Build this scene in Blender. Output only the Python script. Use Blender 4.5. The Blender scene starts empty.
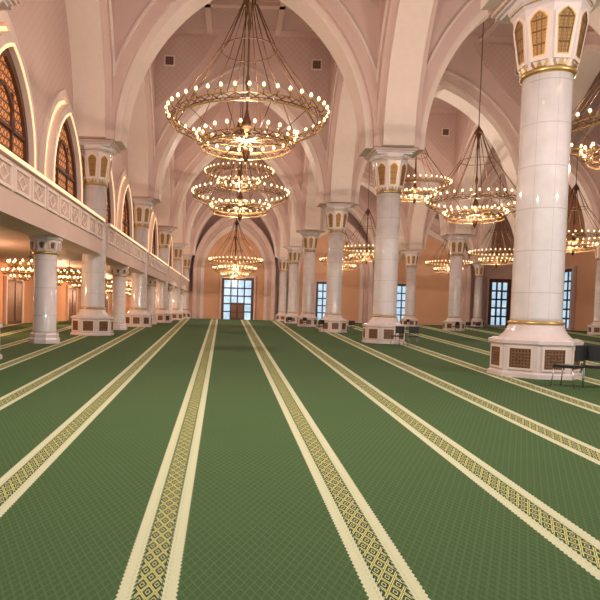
import bpy, math, random
from mathutils import Matrix, Vector
random.seed(3)
PI=math.pi
COL=bpy.context.scene.collection
bpy.context.scene.view_settings.view_transform='Standard'

# ---------------------------------------------------------------- materials
class NT:
    def __init__(s,name):
        s.mat=bpy.data.materials.new(name); s.mat.use_nodes=True
        s.t=s.mat.node_tree; s.b=s.t.nodes['Principled BSDF']
    def n(s,k): return s.t.nodes.new(k)
    def l(s,a,b): s.t.links.new(a,b)
    def m(s,op,a,b=None,c=None):
        x=s.n('ShaderNodeMath'); x.operation=op
        for i,v in enumerate((a,b,c)):
            if v is None: continue
            if isinstance(v,(int,float)): x.inputs[i].default_value=v
            else: s.l(v,x.inputs[i])
        return x.outputs[0]
    def mix(s,f,a,b):
        x=s.n('ShaderNodeMix'); x.data_type='RGBA'
        if isinstance(f,(int,float)): x.inputs[0].default_value=f
        else: s.l(f,x.inputs[0])
        for i,v in ((6,a),(7,b)):
            if isinstance(v,tuple): x.inputs[i].default_value=(*v,1)
            else: s.l(v,x.inputs[i])
        return x.outputs[2]
    def xyz(s):
        tc=s.n('ShaderNodeTexCoord'); sp=s.n('ShaderNodeSeparateXYZ')
        s.l(tc.outputs['Object'],sp.inputs[0]); s.tc=tc.outputs['Object']
        return sp.outputs
    def noise(s,scale,detail=3):
        x=s.n('ShaderNodeTexNoise'); x.inputs['Scale'].default_value=scale
        x.inputs['Detail'].default_value=detail
        s.l(s.tc,x.inputs['Vector']); return x.outputs[0]
    def color(s,c): 
        if isinstance(c,tuple): s.b.inputs['Base Color'].default_value=(*c,1)
        else: s.l(c,s.b.inputs['Base Color'])
    def bump(s,h,st,dist=.02):
        x=s.n('ShaderNodeBump'); x.inputs['Strength'].default_value=st
        x.inputs['Distance'].default_value=dist
        s.l(h,x.inputs['Height']); s.l(x.outputs[0],s.b.inputs['Normal'])

def simple(name,c,rough=.6,metal=0,var=.12,scale=3,em=None,es=0):
    k=NT(name); k.xyz()
    nz=k.noise(scale)
    k.color(k.mix(nz,tuple(v*(1-var) for v in c),tuple(min(1,v*(1+var)) for v in c)))
    k.b.inputs['Roughness'].default_value=rough
    k.b.inputs['Metallic'].default_value=metal
    if em:
        k.b.inputs['Emission Color'].default_value=(*em,1)
        k.b.inputs['Emission Strength'].default_value=es
        k.mat.cycles.emission_sampling='NONE'
    return k.mat

def plaster(name,c1,c2,pat=0.0):
    k=NT(name); o=k.xyz()
    nz=k.noise(.6,4)
    col=k.mix(nz,c1,c2)
    if pat:
        s=k.m('ADD',o[0],o[1])
        a=k.m('FRACT',k.m('MULTIPLY',k.m('ADD',s,o[2]),2.2))
        b=k.m('FRACT',k.m('MULTIPLY',k.m('SUBTRACT',s,o[2]),2.2))
        d=k.m('MINIMUM',k.m('ABSOLUTE',k.m('SUBTRACT',a,.5)),k.m('ABSOLUTE',k.m('SUBTRACT',b,.5)))
        g=k.m('LESS_THAN',d,.1)
        col=k.mix(k.m('MULTIPLY',g,pat),col,tuple(v*.6 for v in c1))
        k.bump(g,.2,.03)
    k.color(col); k.b.inputs['Roughness'].default_value=.7
    return k.mat

def carpet():
    k=NT('green_carpet'); o=k.xyz(); m=k.m
    X=o[0]; Y=m('MULTIPLY',o[1],.5)
    den=m('ADD',m('ADD',m('MULTIPLY',Y,27.0),441.0),m('MULTIPLY',X,8.4))
    u=m('DIVIDE',m('ADD',m('ADD',m('MULTIPLY',Y,7.0),m('MULTIPLY',X,300.0)),-12.3),den)
    zc=m('DIVIDE',m('MULTIPLY',Y,441.0),den)
    xc=m('MULTIPLY',u,1.47)
    s=m('DIVIDE',m('ADD',u,.247),.8035)
    dm=m('MULTIPLY',m('ABSOLUTE',m('SUBTRACT',m('FRACT',m('ADD',s,.5)),.5)),.8035*1.47)
    def lat(a,b,p):
        A=m('ABSOLUTE',m('SUBTRACT',m('FRACT',m('DIVIDE',m('ADD',a,b),p)),.5))
        B=m('ABSOLUTE',m('SUBTRACT',m('FRACT',m('DIVIDE',m('SUBTRACT',a,b),p)),.5))
        return m('MAXIMUM',A,B)
    mx=lat(xc,zc,.05); mx2=lat(xc,zc,.0167)
    tcn=k.n('ShaderNodeTexNoise'); tcn.inputs['Scale'].default_value=60; k.l(k.tc,tcn.inputs['Vector'])
    big=k.noise(1.3,5)
    base=k.mix(tcn.outputs[0],(.046,.096,.036),(.078,.146,.058))
    base=k.mix(m('MULTIPLY',big,.35),base,(.04,.085,.034))
    field=k.mix(m('MULTIPLY',m('GREATER_THAN',mx,.42),.24),base,(.19,.26,.13))
    field=k.mix(m('MULTIPLY',m('GREATER_THAN',mx2,.36),.28),field,(.025,.06,.025))
    # stripe motif: yellow lozenges interlaced on teal
    q=lat(dm,zc,.072)
    q2=lat(dm,zc,.024)
    teal=k.mix(m('GREATER_THAN',q,.30),(.022,.07,.085),(.05,.13,.09))
    teal=k.mix(m('GREATER_THAN',q2,.38),teal,(.012,.035,.04))
    yel=m('MULTIPLY',m('GREATER_THAN',q,.385),m('LESS_THAN',q,.475))
    yel=m('MAXIMUM',yel,m('MULTIPLY',m('GREATER_THAN',q,.13),m('LESS_THAN',q,.20)))
    band=k.mix(yel,teal,(.58,.56,.19))
    band=k.mix(m('GREATER_THAN',dm,.060),band,(.015,.06,.055))
    cream=k.mix(tcn.outputs[0],(.47,.51,.33),(.58,.62,.43))
    dash=m('GREATER_THAN',m('FRACT',m('DIVIDE',m('ADD',zc,dm),.022)),.5)
    band=k.mix(m('MULTIPLY',dash,m('GREATER_THAN',dm,.064)),band,(.42,.46,.22))
    band=k.mix(m('GREATER_THAN',dm,.073),band,cream)
    dl=m('MULTIPLY',dash,m('MULTIPLY',m('GREATER_THAN',dm,.084),m('LESS_THAN',dm,.094)))
    band=k.mix(m('MULTIPLY',dl,.35),band,(.25,.36,.18))
    zig=m('ADD',m('MULTIPLY',m('PINGPONG',zc,.010),1.0),.136)
    col=k.mix(m('LESS_THAN',dm,zig),field,band)
    k.color(col); k.b.inputs['Roughness'].default_value=.95
    k.b.inputs['Specular IOR Level'].default_value=.1
    return k.mat

def marble():
    k=NT('white_marble_blocks'); o=k.xyz(); m=k.m
    nz=k.noise(2.5,6)
    ang=m('ARCTAN2',o[1],o[0])
    zz=m('FRACT',m('DIVIDE',o[2],1.05))
    aa=m('FRACT',m('DIVIDE',ang,PI/4))
    j=m('MAXIMUM',m('LESS_THAN',zz,.022),m('LESS_THAN',aa,.022))
    col=k.mix(nz,(.62,.60,.61),(.83,.80,.80))
    col=k.mix(m('MULTIPLY',j,.45),col,(.38,.33,.33))
    k.color(col); k.b.inputs['Roughness'].default_value=.06
    k.b.inputs['Specular IOR Level'].default_value=1.0
    return k.mat

def lattice(name,fg,bg,sc,metal=0.5,rough=.4,em=None,es=0,th=.36):
    k=NT(name); o=k.xyz(); m=k.m
    s=m('ADD',o[0],m('MULTIPLY',o[1],1.0))
    a=m('ABSOLUTE',m('SUBTRACT',m('FRACT',m('MULTIPLY',m('ADD',s,o[2]),sc)),.5))
    b=m('ABSOLUTE',m('SUBTRACT',m('FRACT',m('MULTIPLY',m('SUBTRACT',s,o[2]),sc)),.5))
    c=m('ABSOLUTE',m('SUBTRACT',m('FRACT',m('MULTIPLY',o[2],sc)),.5))
    g=m('GREATER_THAN',m('MAXIMUM',m('MAXIMUM',a,b),c),th)
    k.color(k.mix(g,bg,fg)); k.b.inputs['Roughness'].default_value=rough
    k.l(m('MULTIPLY',g,metal),k.b.inputs['Metallic'])
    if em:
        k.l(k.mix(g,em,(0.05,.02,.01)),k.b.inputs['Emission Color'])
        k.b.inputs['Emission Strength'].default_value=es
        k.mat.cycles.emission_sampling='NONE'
    return k.mat
def daylight():
    k=NT('daylight_glass'); k.xyz(); nz=k.noise(.9,3)
    f=k.m('MULTIPLY',k.m('SUBTRACT',nz,.3),2.2)
    k.l(k.mix(f,(.24,.46,.66),(.66,.88,1.0)),k.b.inputs['Emission Color'])
    k.b.inputs['Emission Strength'].default_value=1.05; k.b.inputs['Roughness'].default_value=.15
    k.color((.25,.35,.45)); k.mat.cycles.emission_sampling='NONE'
    return k.mat

M_car=carpet()
M_mar=marble()
M_stone=simple('pale_stone',(.72,.65,.64),.2,0,.1,4)
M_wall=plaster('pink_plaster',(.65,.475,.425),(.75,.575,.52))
M_wallc=plaster('carved_pink_plaster',(.59,.42,.375),(.69,.52,.46),.2)
M_far=plaster('apricot_plaster',(.70,.39,.23),(.78,.47,.30),.1)
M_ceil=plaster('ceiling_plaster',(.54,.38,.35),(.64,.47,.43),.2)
M_soff=simple('gallery_soffit',(.58,.40,.32),.6,0,.1)
M_trim=simple('cream_trim',(.80,.67,.60),.5,0,.05)
M_gold=simple('gold',(.62,.42,.16),.35,.8,.15)
M_golat=lattice('gold_lattice',(.30,.18,.06),(.16,.07,.025),12,.5,.4,(.85,.40,.12),.38,.30)  # amber-lit look of the capital panels is emission put into the material
M_brlat=lattice('bronze_lattice',(.27,.15,.09),(.035,.015,.01),13,.3,.4,None,0,.34)
M_bronze=simple('dark_bronze',(.18,.09,.04),.4,.4)
M_bulb=simple('warm_bulb',(1,.8,.5),.5,0,.02,3,(1,.66,.33),4.2)
M_glow=simple('cove_glow',(1,.75,.5),.5,0,.02,3,(1,.56,.30),1.15)
M_screen=lattice('wooden_screen',(.13,.045,.02),(.50,.18,.06),3.4,0,.5,(.88,.31,.09),.58,.38)  # wood itself does not shine; amber light between the bars is painted as emission
M_wood=simple('dark_wood',(.11,.042,.022),.45,0,.25,6)
M_sky=daylight()
M_black=simple('black_plastic',(.015,.015,.018),.45)
M_chrome=simple('steel',(.5,.5,.5),.25,.9)
M_vent=lattice('vent_grille',(.2,.12,.10),(.03,.02,.02),6,0)

# ---------------------------------------------------------------- mesh builder
class MB:
    def __init__(s): s.v=[];s.f=[];s.m=[];s.mats=[];s.sm=[]
    def mi(s,mat):
        if mat not in s.mats: s.mats.append(mat)
        return s.mats.index(mat)
    def add(s,v,f,mat,sm=False):
        o=len(s.v); s.v+= [tuple(p) for p in v]; i=s.mi(mat)
        for q in f: s.f.append(tuple(a+o for a in q)); s.m.append(i); s.sm.append(sm)
    def box(s,x0,x1,y0,y1,z0,z1,mat):
        v=[(x,y,z) for z in (z0,z1) for y in (y0,y1) for x in (x0,x1)]
        s.add(v,[(0,2,3,1),(4,5,7,6),(0,1,5,4),(1,3,7,5),(3,2,6,7),(2,0,4,6)],mat)
    def rev(s,prof,n,mat,rot=0,sm=True,cap=True):
        v=[];f=[]
        for r,z in prof:
            for i in range(n):
                a=2*PI*i/n+rot; v.append((r*math.cos(a),r*math.sin(a),z))
        for j in range(len(prof)-1):
            for i in range(n):
                k=(i+1)%n; f.append((j*n+i,j*n+k,(j+1)*n+k,(j+1)*n+i))
        if cap:
            f.append(tuple(range(n-1,-1,-1))); f.append(tuple((len(prof)-1)*n+i for i in range(n)))
        s.add(v,f,mat,sm)
    def torus(s,R,z,r,mat,n=56,k=6):
        v=[];f=[]
        for i in range(n):
            a=2*PI*i/n
            for j in range(k):
                b=2*PI*j/k; q=R+r*math.cos(b)
                v.append((q*math.cos(a),q*math.sin(a),z+r*math.sin(b)))
        for i in range(n):
            for j in range(k):
                i2=(i+1)%n;j2=(j+1)%k
                f.append((i*k+j,i2*k+j,i2*k+j2,i*k+j2))
        s.add(v,f,mat,True)
    def tube(s,p,r,mat,n=6):
        p=[Vector(q) for q in p]; v=[];f=[]
        for i,q in enumerate(p):
            d=(p[min(i+1,len(p)-1)]-p[max(i-1,0)]).normalized()
            up=Vector((0,0,1)) if abs(d.z)<.9 else Vector((1,0,0))
            a=d.cross(up).normalized(); b=d.cross(a)
            for j in range(n):
                t=2*PI*j/n; v.append(q+a*r*math.cos(t)+b*r*math.sin(t))
        for i in range(len(p)-1):
            for j in range(n):
                k=(j+1)%n; f.append((i*n+j,i*n+k,(i+1)*n+k,(i+1)*n+j))
        f.append(tuple(range(n))); f.append(tuple((len(p)-1)*n+j for j in range(n-1,-1,-1)))
        s.add(v,f,mat,True)
    def ring(s,inn,out,y0,y1,mat,closed=False):
        n=len(inn); v=[]
        for a,b in zip(inn,out):
            v+=[(a[0],y0,a[1]),(b[0],y0,b[1]),(b[0],y1,b[1]),(a[0],y1,a[1])]
        f=[]
        for i in range(n if closed else n-1):
            o=4*i;p=4*((i+1)%n)
            f+=[(o,p,p+1,o+1),(o+1,p+1,p+2,o+2),(o+2,p+2,p+3,o+3),(o+3,p+3,p,o)]
        if not closed: f+=[(0,1,2,3),(4*n-1,4*n-2,4*n-3,4*n-4)]
        s.add(v,f,mat)
    def plate(s,out,y,mat):
        s.add([(a,y,b) for a,b in out],[tuple(range(len(out)))],mat)
    def xf(s,M,start=0):
        s.v[start:]=[tuple(M@Vector(p)) for p in s.v[start:]]
    def mesh(s,name):
        me=bpy.data.meshes.new(name); me.from_pydata(s.v,[],s.f)
        for m_ in s.mats: me.materials.append(m_)
        me.polygons.foreach_set('material_index',s.m)
        me.polygons.foreach_set('use_smooth',s.sm)
        me.update()
        import bmesh
        b=bmesh.new(); b.from_mesh(me); bmesh.ops.recalc_face_normals(b,faces=b.faces); b.to_mesh(me); b.free()
        return me

def obj(name,me,loc=(0,0,0),rz=0,parent=None,**kw):
    o=bpy.data.objects.new(name,me); COL.objects.link(o)
    o.location=loc; o.rotation_euler=(0,0,rz)
    if parent: o.parent=parent
    for k,v in kw.items(): o[k]=v
    return o
def thing(name,label,cat,loc,rz,parts,group=None):
    e=obj(name,None,loc,rz,label=label,category=cat)
    if group: e['group']=group
    for p in parts:
        nm,me,pl,pr=p[:4]
        q=obj(nm,me,pl,pr,parent=e)
        if len(p)>4: q['label']=p[4]
    return e
def struct(name,mb,loc=(0,0,0),rz=0,label=''):
    me=mb.mesh(name) if isinstance(mb,MB) else mb
    return obj(name,me,loc,rz,kind='structure',label=label,category='structure')

def arc(half,spring,apex,n=14):
    h=apex-spring; R=(h*h+half*half)/(2*half); cx=R-half
    pts=[]
    amax=math.asin(min(1,h/R)) if cx>=0 else PI-math.asin(h/R)
    for i in range(n+1):
        a=amax*i/n
        pts.append((-(R*math.cos(a)-cx),spring+R*math.sin(a)))
    return pts+[(-x,z) for x,z in reversed(pts[:-1])]
def outline(half,base,spring,apex,n=14):
    return [(-half,base)]+arc(half,spring,apex,n)+[(half,base)]

# ---------------------------------------------------------------- camera
CH=1.47
cam=bpy.data.cameras.new('camera'); co=bpy.data.objects.new('camera',cam); COL.objects.link(co)
cam.sensor_width=36; cam.lens=36; cam.shift_x=70/600; cam.shift_y=34/600
cam.clip_start=.05; cam.clip_end=400
M=Matrix.Translation((0,0,CH))@Matrix.Rotation(math.radians(90-2.3),4,'X')@Matrix.Rotation(math.radians(1.6),4,'Z')
co.matrix_world=M
bpy.context.scene.camera=co

# ---------------------------------------------------------------- grid
BAY=15.26
YS=[15.48+BAY*i for i in range(6)]
XS=[-7.05,7.87,22.8,37.7]
FAR=94.0
b=MB(); b.box(-16,46,-3,FAR,-.2,0,M_car); struct('floor',b,label='green carpet with cream and yellow patterned prayer stripes')
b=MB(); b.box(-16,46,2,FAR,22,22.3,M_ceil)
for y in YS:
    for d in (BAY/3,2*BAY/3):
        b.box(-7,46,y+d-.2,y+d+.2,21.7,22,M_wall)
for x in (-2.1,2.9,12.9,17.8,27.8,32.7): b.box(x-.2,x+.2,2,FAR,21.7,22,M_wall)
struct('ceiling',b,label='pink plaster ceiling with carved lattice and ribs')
b=MB(); b.box(-16.3,46.3,FAR,FAR+.4,-.2,22.3,M_wall)
for cx in (.4,15.3,30.2): b.plate([(x+cx,z) for x,z in outline(4.7,0,7.4,14.0)],FAR-.02,M_far)
struct('wall_far',b,label='pink plaster end wall with apricot arched niches')
b=MB(); b.box(46,46.4,2,FAR,-.2,22.3,M_far); struct('wall_right',b,label='apricot plaster side wall')
b=MB(); b.box(-16.3,-16,2,FAR,-.2,4.5,M_far); struct('wall_left',b,label='apricot plaster wall under the gallery')
b=MB(); b.box(-8.2,-7.8,2,FAR,4.62,22,M_wallc); struct('wall_gallery',b,label='carved pink plaster wall above the gallery')
ti=1
for cx in (.4,15.3,30.2):
    b=MB()
    b.ring(outline(4.7,0,7.4,14.0),outline(5.2,0,7.4,14.8),FAR-.5,FAR,M_trim)
    b.ring(outline(5.2,0,7.4,14.8),outline(5.7,0,7.4,15.6),FAR-1.3,FAR,M_wallc)
    b.ring(outline(5.68,0,7.4,15.56),outline(6.3,0,7.4,16.5),FAR-2.2,FAR,M_wall)
    struct('trim_%d'%ti,b,(cx,0,0),label='stepped plaster arched niche moulding'); ti+=1

# ---------------------------------------------------------------- arches
SPR=9.62
def archwall(half,outer,spring,apex,top,th,mat,nm):
    b=MB(); a=arc(half,spring,apex,24)
    b.ring(a,[(x,top) for x,z in a],-th/2,th/2,mat)
    b.ring([(-outer,spring),(-half,spring)],[(-outer,top),(-half,top)],-th/2,th/2,mat)
    b.ring([(half,spring),(outer,spring)],[(half,top),(outer,top)],-th/2,th/2,mat)
    for s in (-1,1):
        y0=s*th/2; y1=s*(th/2+.1)
        b.ring(arc(half+.5,spring,apex+.62,24),arc(half+.62,spring,apex+.78,24),min(y0,y1),max(y0,y1),M_trim)
        for q in (-1,1):
            y1=s*(th/2+.05)
            P=[(q*(outer-.5),top-.5),(q*1.9,top-.5),(q*2.9,top-2.2),(q*4.6,top-4.2),(q*(outer-.5),top-6.4)]
            v=[(x,y1,z) for x,z in P]; b.add(v+[(x,y0,z) for x,z in P],[tuple(range(5))]+[(i,(i+1)%5,5+(i+1)%5,5+i) for i in range(5)],M_wallc)
    b.ring(arc(half-.34,spring,apex-.44,24),arc(half+.02,spring,apex+.02,24),-th*.36,th*.36,M_trim)
    return b.mesh(nm)
me_t=archwall(6.35,7.46,SPR,18.7,22,2.3,M_wall,'cross_arch')
me_l=archwall(6.45,7.63,SPR,18.7,22,2.1,M_wall,'arcade_arch')
for y in YS:
    for cx in (.41,15.335,30.25):
        struct('wall_cross_arch',me_t,(cx,y,0),0,'pink plaster stepped pointed arch with cream soffit')
for i in range(-1,5):
    for x in XS:
        struct('wall_arcade',me_l,(x,YS[0]+BAY*(i+.5),0),PI/2,'pink plaster stepped pointed arcade arch')
b=MB(); b.box(-.3,.3,-.05,0,-.3,.3,M_vent); b.ring([(-.3,-.3),(.3,-.3),(.3,.3),(-.3,.3)],[(-.38,-.38),(.38,-.38),(.38,.38),(-.38,.38)],-.08,0,M_trim,True)
mv=b.mesh('vent_grille')
for y in YS[1:4]:
    for cx in (.41,15.335):
        for sx in (-5.4,5.4):
            obj('vent_grille',mv,(cx+sx,y-1.2,19.6),0,label='small square dark vent grille on plaster wall',category='vent',group='vent grilles on the arch walls')

# ---------------------------------------------------------------- big columns
C8=1/math.cos(PI/8)
TD=Matrix.Translation((0,0,-.43))
def p_base(b):
    b.rev([(r*C8,z) for r,z in [(1.02,0),(1.02,.10),(.96,.14),(.96,.80),(1.02,.84),(1.02,.92),(.90,.98)]],8,M_stone,PI/8,False)
    b.rev([(.89,.97),(.84,1.0),(.74,1.10),(.67,1.22),(.63,1.34)],32,M_stone)
def p_panel(b,r=0):
    s=len(b.v)
    b.box(-.25,.25,-.985,-.955,.24,.72,M_brlat)
    b.ring([(-.25,.24),(.25,.24),(.25,.72),(-.25,.72)],[(-.30,.19),(.30,.19),(.30,.77),(-.30,.77)],-1.0,-.955,M_trim,True)
    b.ring([(-.22,.27),(.22,.27),(.22,.69),(-.22,.69)],[(-.25,.24),(.25,.24),(.25,.72),(-.25,.72)],-.995,-.955,M_bronze,True)
    pts=[]
    for i in range(16):
        rr=.13 if i%2==0 else .085; a=2*PI*i/16; pts.append((rr*math.cos(a),.48+rr*math.sin(a)))
    inn=[(x*.7,.48+(z-.48)*.7) for x,z in pts]
    b.ring(inn,pts,-.995,-.98,M_bronze,True)
    b.xf(Matrix.Rotation(r,4,'Z'),s)
def p_shaft(b): b.rev([(.62,1.38),(.60,1.5),(.595,4),(.585,7.56)],40,M_mar)
def p_collar(b,z=0):
    if z==0: b.rev([(.63,1.31),(.67,1.33),(.67,1.37),(.64,1.40),(.62,1.40)],32,M_gold)
    else:
        s0=len(b.v)
        b.rev([(.59,7.95),(.65,7.98),(.65,8.05),(.61,8.1)],32,M_gold)
        for i in range(24):
            s=len(b.v); b.add([(-.07,-.62,8.1),(.07,-.62,8.1),(0,-.68,8.26)],[(0,1,2)],M_gold)
            b.xf(Matrix.Rotation(2*PI*i/24,4,'Z'),s)
        b.xf(TD,s0)
CA=lambda z:.61+(z-8.1)/1.45*.19
def p_cap(b):
    s=len(b.v)
    b.rev([(r*C8,z) for r,z in [(.59,8.08),(.61,8.14),(CA(9.5),9.5),(.85,9.57),(.85,9.64),(.91,9.69),(.91,9.80)]],8,M_stone,PI/8,False)
    b.torus(.91,9.6,.018,M_gold,32,5)
    b.xf(TD,s)
def p_cpanel(b,r=0):
    s0=len(b.v)
    def pts(w0,w1,z0,z1,d):
        L=[(-w0,z0),(-w1,z1-.16),(-w1*.5,z1-.03),(0,z1+.03),(w1*.5,z1-.03),(w1,z1-.16),(w0,z0)]
        return [(x,-(CA(z)+d),z) for x,z in L]
    o=pts(.20,.28,8.24,9.44,.035); i=pts(.145,.215,8.33,9.37,.035); k=pts(.20,.28,8.24,9.44,-.01)
    n=7; b.add(k+o+i,[(a,(a+1)%n,n+(a+1)%n,n+a) for a in range(n)]+[(n+a,n+(a+1)%n,2*n+(a+1)%n,2*n+a) for a in range(n)],M_trim)
    g=pts(.145,.215,8.33,9.37,.012); b.add(g,[tuple(range(n))],M_golat)
    h=pts(.145,.215,8.33,9.37,.038); h2=pts(.125,.192,8.36,9.34,.038)
    b.add(h+h2,[(a,(a+1)%n,n+(a+1)%n,n+a) for a in range(n)],M_gold)
    for x in (-.045,.045):
        b.add([(x-.008,-(CA(8.36)+.038),8.36),(x+.008,-(CA(8.36)+.038),8.36),(x*1.4+.008,-(CA(9.3)+.038),9.3),(x*1.4-.008,-(CA(9.3)+.038),9.3)],[(0,1,2,3)],M_bronze)
    for z in (8.62,8.92,9.18):
        b.add([(-.16,-(CA(z)+.036),z-.012),(.16,-(CA(z)+.036),z-.012),(.16,-(CA(z)+.036),z+.012),(-.16,-(CA(z)+.036),z+.012)],[(0,1,2,3)],M_bronze)
    b.xf(TD@Matrix.Rotation(r,4,'Z'),s0)
def p_impost(b):
    s=len(b.v)
    b.box(-.88,.88,-.88,.88,9.80,9.88,M_stone); b.box(-.97,.97,-.97,.97,9.88,9.95,M_stone)
    b.box(-1.06,1.06,-1.06,1.06,9.95,10.08,M_wall)
    b.xf(TD,s)
def mk(fn,nm,*a):
    b=MB(); fn(b,*a); return b.mesh(nm)
mm=dict(base=mk(p_base,'base'),panel=mk(p_panel,'base_panel'),shaft=mk(p_shaft,'shaft'),c0=mk(p_collar,'collar',0),c1=mk(p_collar,'collar',1),cap=mk(p_cap,'capital'),cp=mk(p_cpanel,'capital_panel'),imp=mk(p_impost,'impost'))
b=MB()
p_base(b);p_shaft(b);p_collar(b,0);p_collar(b,1);p_cap(b);p_impost(b)
for i in range(8): p_panel(b,i*PI/4); p_cpanel(b,i*PI/4)
me_far=b.mesh('column')
for x in XS:
    for y in YS:
        if x>30 and y<40: continue
        lab='tall round white marble column with octagonal lattice-panelled base and gilded capital'
        if y<48 and x<20:
            parts=[('base',mm['base'],(0,0,0),0),('shaft',mm['shaft'],(0,0,0),0),('collar',mm['c0'],(0,0,0),0,'gilded ring'),('collar',mm['c1'],(0,0,0),0,'gilded ring with small leaf points'),('capital',mm['cap'],(0,0,0),0),('impost',mm['imp'],(0,0,0),0)]
            for i in range(8):
                parts.append(('base_panel',mm['panel'],(0,0,0),i*PI/4,'bronze lattice panel'))
                parts.append(('capital_panel',mm['cp'],(0,0,0),i*PI/4,'gold lattice panel'))
            thing('column',lab,'column',(x,y,0),0,parts,'tall marble columns of the hall')
        else:
            obj('column',me_far,(x,y,0),0,label=lab,category='column',group='tall marble columns of the hall')

# ---------------------------------------------------------------- gallery
b=MB(); b.box(-16,-7.7,2,FAR,4.3,4.6,M_soff)
for i in range(-1,6):
    y0=max(2,YS[0]+BAY*i+.68) if i>=0 else 2
    y1=(YS[0]+BAY*(i+1)-.68) if i<5 else FAR
    b.box(-7.7,-6.5,y0,y1,4.05,4.6,M_wall)
struct('trim_4',b,label='gallery floor slab with plaster beam')
def parapet(L):
    b=MB()
    b.box(0,L,.0,.25,4.6,5.65,M_wall)
    b.box(0,L,-.12,.4,5.65,5.80,M_trim)
    b.box(0,L,-.14,-.12,5.67,5.78,M_glow)
    n=9; w=L/n
    for i in range(n):
        x=i*w
        b.ring([(x+.2,4.88),(x+w-.2,4.88),(x+w-.2,5.45),(x+.2,5.45)],[(x+.1,4.78),(x+w-.1,4.78),(x+w-.1,5.55),(x+.1,5.55)],-.07,0,M_trim,True)
        b.box(x+.2,x+w-.2,-.02,0,4.88,5.45,M_wallc)
        c=x+w/2
        b.ring([(c-.3,5.165),(c,4.98),(c+.3,5.165),(c,5.35)],[(c-.4,5.165),(c,4.91),(c+.4,5.165),(c,5.42)],-.05,-.02,M_trim,True)
    return b.mesh('gallery_parapet')
mp=parapet(BAY-1.4)
for i in range(-1,5):
    obj('gallery_parapet',mp,(-6.5,YS[0]+BAY*i+.7,0),PI/2,label='pink stone gallery parapet with carved panels and cream rail',category='parapet',group='gallery parapet panels between the columns')
def sc_base(b): b.rev([(r*C8,z) for r,z in [(.54,0),(.54,.16),(.50,.22),(.50,.34),(.46,.40)]],8,M_stone,PI/8,False)
def sc_shaft(b): b.rev([(.46,.38),(.44,.5),(.43,3.4)],32,M_mar)
def sc_cap(b):
    b.rev([(.44,3.38),(.49,3.42),(.46,3.5)],24,M_gold)
    b.rev([(r*C8,z) for r,z in [(.43,3.45),(.45,3.55),(.53,3.9),(.58,3.95),(.58,4.05)]],8,M_stone,PI/8,False)
    for i in range(8):
        s=len(b.v)
        b.ring([(-.09,3.58),(-.13,3.80),(0,3.86),(.13,3.80),(.09,3.58)],[(-.13,3.55),(-.18,3.83),(0,3.91),(.18,3.83),(.13,3.55)],-.56,-.42,M_trim)
        b.add([(-.05,-.50,3.6),(.05,-.50,3.6),(.08,-.535,3.78),(0,-.545,3.83),(-.08,-.535,3.78)],[(0,1,2,3,4)],M_brlat)
        b.xf(Matrix.Rotation(i*PI/4,4,'Z'),s)
sb,ss,sp=mk(sc_base,'base'),mk(sc_shaft,'shaft'),mk(sc_cap,'capital')
for i in range(5):
    thing('gallery_column','short round marble column under the gallery','column',(-7.15,YS[i]+BAY/2,0),0,[('base',sb,(0,0,0),0),('shaft',ss,(0,0,0),0),('capital',sp,(0,0,0),0)],'short columns under the gallery')
W=2.3
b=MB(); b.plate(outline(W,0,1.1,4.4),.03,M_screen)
for x in (-W/3,W/3): b.ring([(x-.05,0),(x-.05,3.1)],[(x+.05,0),(x+.05,3.1)],.03,.12,M_wood)
for z in (.9,1.8): b.ring([(-W+.2,z),(W-.2,z)],[(-W+.2,z+.12),(W-.2,z+.12)],.03,.12,M_wood)
b.ring(outline(W-.22,0,1.1,4.05),outline(W,0,1.1,4.4),.03,.16,M_wood)
b.ring(arc(.9,1.9,3.1),arc(1.02,1.9,3.27),.03,.12,M_wood)
w_s=b.mesh('screen')
b=MB(); b.ring(outline(W,0,1.1,4.4),outline(W+.3,0,1.1,4.85),0,.4,M_trim)
b.ring(outline(W+.5,0,1.1,5.15),outline(W+.7,0,1.1,5.5),0,.16,M_trim)
b.box(-W-.7,W+.7,0,.45,-.25,0,M_trim); w_f=b.mesh('frame')
b=MB(); b.ring(outline(W+.31,0,1.1,4.87),outline(W+.4,0,1.1,5.0),0,.14,M_glow)
b.ring(outline(W-.03,0,1.1,4.36),outline(W+.05,0,1.1,4.48),.38,.42,M_glow); w_g=b.mesh('cove_light')
wi=1
for i in range(-1,5):
    for d in (4.7,11.7):
        y=YS[0]+BAY*i+d
        e=obj('window_%d'%wi,None,(-7.8,y,5.6),-PI/2,kind='structure',label='pointed arch window with wooden lattice screen and warm cove light',category='window'); wi+=1
        for nm,me in (('screen',w_s),('frame',w_f),('cove_light',w_g)): obj(nm,me,parent=e)

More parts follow.
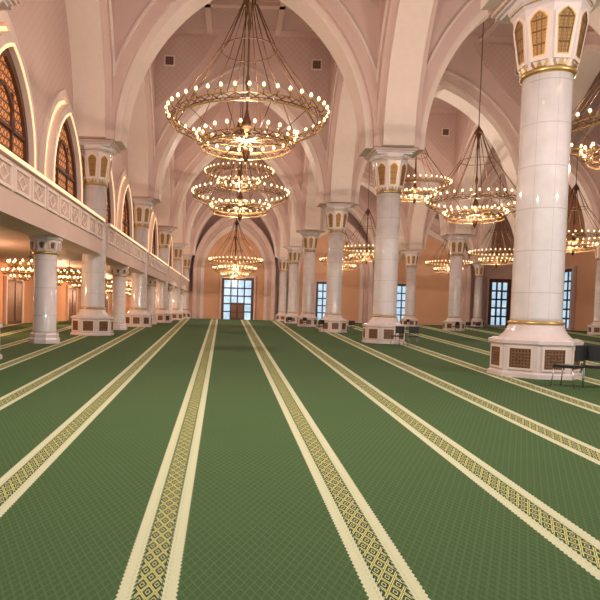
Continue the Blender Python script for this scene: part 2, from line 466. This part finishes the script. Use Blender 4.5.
# ---------------------------------------------------------------- far doors / windows
def tall_window(w,h,nx,ny,door,t=.3,mu=.07):
    b=MB(); b.box(-w/2,w/2,-.05,0,0,h,M_sky); g=b.mesh('glass')
    b=MB()
    b.ring([(-w/2,0),(-w/2,h),(w/2,h),(w/2,0)],[(-w/2-t,0),(-w/2-t,h+t),(w/2+t,h+t),(w/2+t,0)],-.3,0,M_wood)
    for i in range(1,nx):
        x=-w/2+w*i/nx; b.box(x-mu,x+mu,-.16,-.05,0,h,M_wood)
    for i in range(1,ny):
        z=h*i/ny; b.box(-w/2,w/2,-.16,-.05,z-mu,z+mu,M_wood)
    t2=t+.3
    b.ring([(-w/2-t,0),(-w/2-t,h+t),(w/2+t,h+t),(w/2+t,0)],[(-w/2-t2,0),(-w/2-t2,h+t2),(w/2+t2,h+t2),(w/2+t2,0)],-.45,0,M_wall)
    f=b.mesh('frame'); parts=[('glass',g),('frame',f)]
    if door:
        b=MB(); b.box(-w*.25,w*.25,-.3,-.16,0,h*.40,M_wood)
        for s in (-1,1):
            for z0,z1 in ((.2,h*.17),(h*.2,h*.37)):
                b.box(s*w*.125-w*.09,s*w*.125+w*.09,-.34,-.3,z0,z1,M_brlat)
        b.box(-w*.28,w*.28,-.34,-.16,h*.40,h*.43,M_wood)
        parts.append(('door_leaf',b.mesh('door_leaf')))
    return parts
P1=tall_window(4.2,6.1,4,5,True,.4,.10); P2=tall_window(1.5,5.6,2,5,False,.35,.09); P3=tall_window(2.4,6.6,3,5,False,.55,.13); P4=tall_window(2.0,7.6,2,6,False,.4,.12)
e=obj('door_1',None,(1.0,FAR-.06,0),0,kind='structure',label='wooden double door with daylight glass panels',category='door')
for nm,me in P1: obj(nm,me,parent=e)
for cx,P in ((14.3,P2),(26.6,P2),(41.8,P3)):
    e=obj('window_%d'%wi,None,(cx,FAR-.06,.3),0,kind='structure',label='tall window with dark wooden mullions and daylight',category='window'); wi+=1
    for nm,me in P: obj(nm,me,parent=e)
for y in (82,66.5):
    e=obj('window_%d'%wi,None,(45.94,y,.3),-PI/2,kind='structure',label='tall window with dark wooden mullions and daylight',category='window'); wi+=1
    for nm,me in P4: obj(nm,me,parent=e)
b=MB(); b.box(-1.6,1.6,-.12,0,0,3.2,M_wood); 
for s in (-1,1): b.box(s*.78-.6,s*.78+.6,-.16,-.12,.2,3.0,M_brlat)
b.ring([(-1.6,0),(-1.6,3.2),(1.6,3.2),(1.6,0)],[(-1.8,0),(-1.8,3.4),(1.8,3.4),(1.8,0)],-.22,0,M_trim)
dw=b.mesh('wooden_door')
for i,y in enumerate((44,52,60,68,76,84)):
    struct('door_%d'%(i+2),dw,(-15.98,y,0),PI/2,'dark wooden double door')
struct('door_9',dw,(-12,FAR-.02,0),0,'dark wooden double door')

# ---------------------------------------------------------------- chandeliers
def lampmesh():
    b=MB()
    b.tube([(0,0,-.05),(.10,0,-.10),(.18,0,-.05),(.20,0,.06)],.018,M_bronze,5)
    s=len(b.v); b.rev([(.02,.04),(.055,.07),(.03,.09),(.03,.16)],8,M_gold); b.xf(Matrix.Translation((.2,0,0)),s)
    s=len(b.v); b.rev([(.03,.15),(.054,.18),(.058,.22),(.040,.265),(.015,.29)],8,M_bulb); b.xf(Matrix.Translation((.2,0,0)),s)
    return b.mesh('lamp')
me_lamp=lampmesh()
def ringmesh(R,n):
    b=MB()
    b.torus(R,.13,.028,M_gold); b.torus(R,-.13,.03,M_gold); b.torus(R-.18,.02,.02,M_bronze)
    for i in range(n):
        a=2*PI*i/n; c=2*PI*(i+1)/n
        p=lambda t,z,q=R:(q*math.cos(t),q*math.sin(t),z)
        b.tube([p(a,-.13),p(c,.13)],.017,M_bronze,4); b.tube([p(a,.13),p(c,-.13)],.017,M_bronze,4)
        if i%2==0:
            b.tube([p(a,.0),p(a,.02,R-.18)],.015,M_bronze,4)
            b.tube([p(a,-.13),p(a,-.22)],.016,M_gold,4)
    return b.mesh('ring')
RA,RB,DZ=2.85,1.7,-.85
rA=ringmesh(RA,40); rB=ringmesh(RB,26)
b=MB()
for i in range(12):
    a=2*PI*(i+.5)/12; c,s=math.cos(a),math.sin(a)
    b.tube([(RA*c,RA*s,.14),(1.05*c,1.05*s,2.7),(.22*c,.22*s,4.5)],.022,M_bronze,5)
    b.tube([(RA*c,RA*s,-.14),(RB*c,RB*s,DZ+.13)],.016,M_bronze,4)
for i in range(6):
    a=2*PI*i/6; c,s=math.cos(a),math.sin(a)
    b.tube([(.08*c,.08*s,-.7),(RB*c,RB*s,DZ)],.02,M_bronze,4)
b.torus(1.05,2.7,.022,M_bronze,32,5)
rods=b.mesh('suspension_rods')
b=MB(); b.rev([(.02,-1.5),(.1,-1.35),(.16,-1.15),(.07,-.95),(.05,-.4),(.14,-.2),(.18,0),(.1,.2),(.04,.5),(.04,1.2),(.1,1.5),(.04,1.8),(.04,3.4),(.09,3.7),(.04,3.9),(.16,4.35),(.28,4.45),(.22,4.6),(.08,4.8),(.04,4.9),(.04,5)],14,M_bronze)
stem=b.mesh('stem')
def chain(L):
    b=MB(); b.tube([(0,0,5),(0,0,L-.1)],.03,M_bronze,5); b.rev([(.05,L-.4),(.25,L-.1),(.3,L)],12,M_gold); return b.mesh('chain')
CZ=8.6
chains={}
def chandelier(x,y,z=CZ):
    L=round(22-z,2)
    if L not in chains: chains[L]=chain(L)
    parts=[('ring',rA,(0,0,0),0),('ring',rB,(0,0,DZ),0),('suspension_rods',rods,(0,0,0),0),('stem',stem,(0,0,0),0),('chain',chains[L],(0,0,0),0)]
    for i in range(40):
        a=2*PI*i/40; parts.append(('lamp',me_lamp,(RA*math.cos(a),RA*math.sin(a),.12),a))
    for i in range(24):
        a=2*PI*(i+.5)/24; parts.append(('lamp',me_lamp,(RB*math.cos(a),RB*math.sin(a),DZ+.12),a))
    thing('chandelier','large gilded ring chandelier with two tiers of glowing warm bulbs','chandelier',(x,y,z),0,parts,'large ring chandeliers of the hall')
def pt(x,y,z,e,r=.12,c=(1,.79,.66)):
    l=bpy.data.lights.new('lamp_and_fill_light','POINT'); l.energy=e; l.shadow_soft_size=r; l.color=c
    o=bpy.data.objects.new('lamp_and_fill_light',l); COL.objects.link(o); o.location=(x,y,z)
BY=[YS[0]+BAY*(i+.5) for i in range(5)]
E=2300
for y,z in ((BY[0],CZ),(BY[1],CZ),(BY[2],13.4),(BY[3],6.9),(BY[4],7.0)):
    chandelier(.41,y,z); pt(.41,y,z-.6,E*(1.4 if y>60 else 1))
for i,y in enumerate(BY):
    z=12.8 if i==2 else CZ; x=16.0 if i==2 else 15.335
    chandelier(x,y,z); pt(x,y,z-.6,E)
for y in BY[2:]:
    chandelier(30.25,y); pt(30.25,y,CZ-.6,E)
pt(.41,BY[0]-BAY,CZ-.6,E); pt(15.3,BY[0]-BAY,CZ-.6,E)
pt(.41,BY[0],CZ+4.3,1100,.1); pt(.41,BY[1],CZ+4.3,1000,.1); pt(15.335,BY[1],CZ+4.3,900,.1)  # added fill lights at crown height to brighten the ceiling; no lamps there
b=MB(); b.torus(.95,0,.03,M_gold,32,5); b.torus(.95,.12,.02,M_gold,32,4)
for i in range(6):
    a=2*PI*i/6; b.tube([(.95*math.cos(a),.95*math.sin(a),.12),(0,0,.55)],.015,M_bronze,4)
b.tube([(0,0,-.35),(0,0,.85)],.02,M_bronze,5); b.torus(.5,-.35,.025,M_gold,24,5)
for i in range(4):
    a=2*PI*i/4; b.tube([(.5*math.cos(a),.5*math.sin(a),-.35),(0,0,-.3)],.012,M_bronze,4)
sr=b.mesh('ring')
def small_ch(x,y):
    parts=[('ring',sr,(0,0,0),0)]
    for k in range(16):
        a=2*PI*k/16; parts.append(('lamp',me_lamp,(.9*math.cos(a),.9*math.sin(a),.02),a))
    for k in range(10):
        a=2*PI*k/10; parts.append(('lamp',me_lamp,(.4*math.cos(a),.4*math.sin(a),-.35),a))
    thing('gallery_chandelier','small gilded ring chandelier under the gallery ceiling','chandelier',(x,y,3.45),0,parts,'small chandeliers under the gallery')
for i in range(9):
    y=24.0+7.63*i
    small_ch(-10.6,y)
    if y>30: small_ch(-13.8,y)
    if i%2==0: pt(-12.2,y+3.8,2.9,560,.12,(1,.58,.36))

# ---------------------------------------------------------------- chairs
b=MB(); b.box(-.22,.22,-.22,.22,.43,.47,M_black); b.box(-.20,.20,-.2,.2,.47,.49,M_black); c_seat=b.mesh('seat')
b=MB(); n=6; pts=[]
for i in range(n+1):
    x=-.22+.44*i/n; pts.append((x,.235+.04*(1-(x/.22)**2)))
v=[(x,y_,z) for z in (.60,.93) for x,y_ in pts]+[(x,y_+.025,z) for z in (.60,.93) for x,y_ in pts]
k=n+1; f=[]
for i in range(n):
    f+=[(i,i+1,k+i+1,k+i),(2*k+i,3*k+i,3*k+i+1,2*k+i+1),(k+i,k+i+1,3*k+i+1,3*k+i),(i,2*k+i,2*k+i+1,i+1)]
f+=[(0,k,3*k,2*k),(n,2*k+n,3*k+n,k+n)]
b.add(v,f,M_black); b.tube([(-.2,.22,.45),(-.2,.25,.9)],.012,M_chrome); b.tube([(.2,.22,.45),(.2,.25,.9)],.012,M_chrome)
c_back=b.mesh('backrest')
legs=[]
for sx in (-1,1):
    for sy in (-1,1):
        b=MB(); b.tube([(sx*.19,sy*.19,.44),(sx*.22,sy*.24,.012)],.013,M_chrome); legs.append(b.mesh('leg'))
def chair(x,y,r,lab):
    thing('chair',lab,'chair',(x,y,0),r,[('seat',c_seat,(0,0,0),0),('backrest',c_back,(0,0,0),0)]+[('leg',l,(0,0,0),0,'thin steel leg') for l in legs])
chair(7.30,12.9,math.radians(215),'black chair with thin steel legs beside the column base')
chair(7.95,13.0,math.radians(150),'black chair with thin steel legs beside the column base')
chair(8.6,12.8,math.radians(190),'black chair with thin steel legs at the row end')
chair(7.9,28.3,math.radians(190),'black chair in front of a column base')
chair(8.7,28.5,math.radians(170),'black chair in front of a column base')
for x,y in ((8.9,44),(6.6,44.2),(22.0,58.6),(23.2,58.7),(24.0,58.5),(7.2,59),(5.8,59.6),(21.5,73.2),(30.5,60)):
    chair(x,y,math.radians(random.choice((170,190,200))),'black chair near a column base')

# ---------------------------------------------------------------- world
w=bpy.data.worlds.new('world'); bpy.context.scene.world=w; w.use_nodes=True
w.node_tree.nodes['Background'].inputs[0].default_value=(.95,.90,.90,1)
w.node_tree.nodes['Background'].inputs[1].default_value=.92
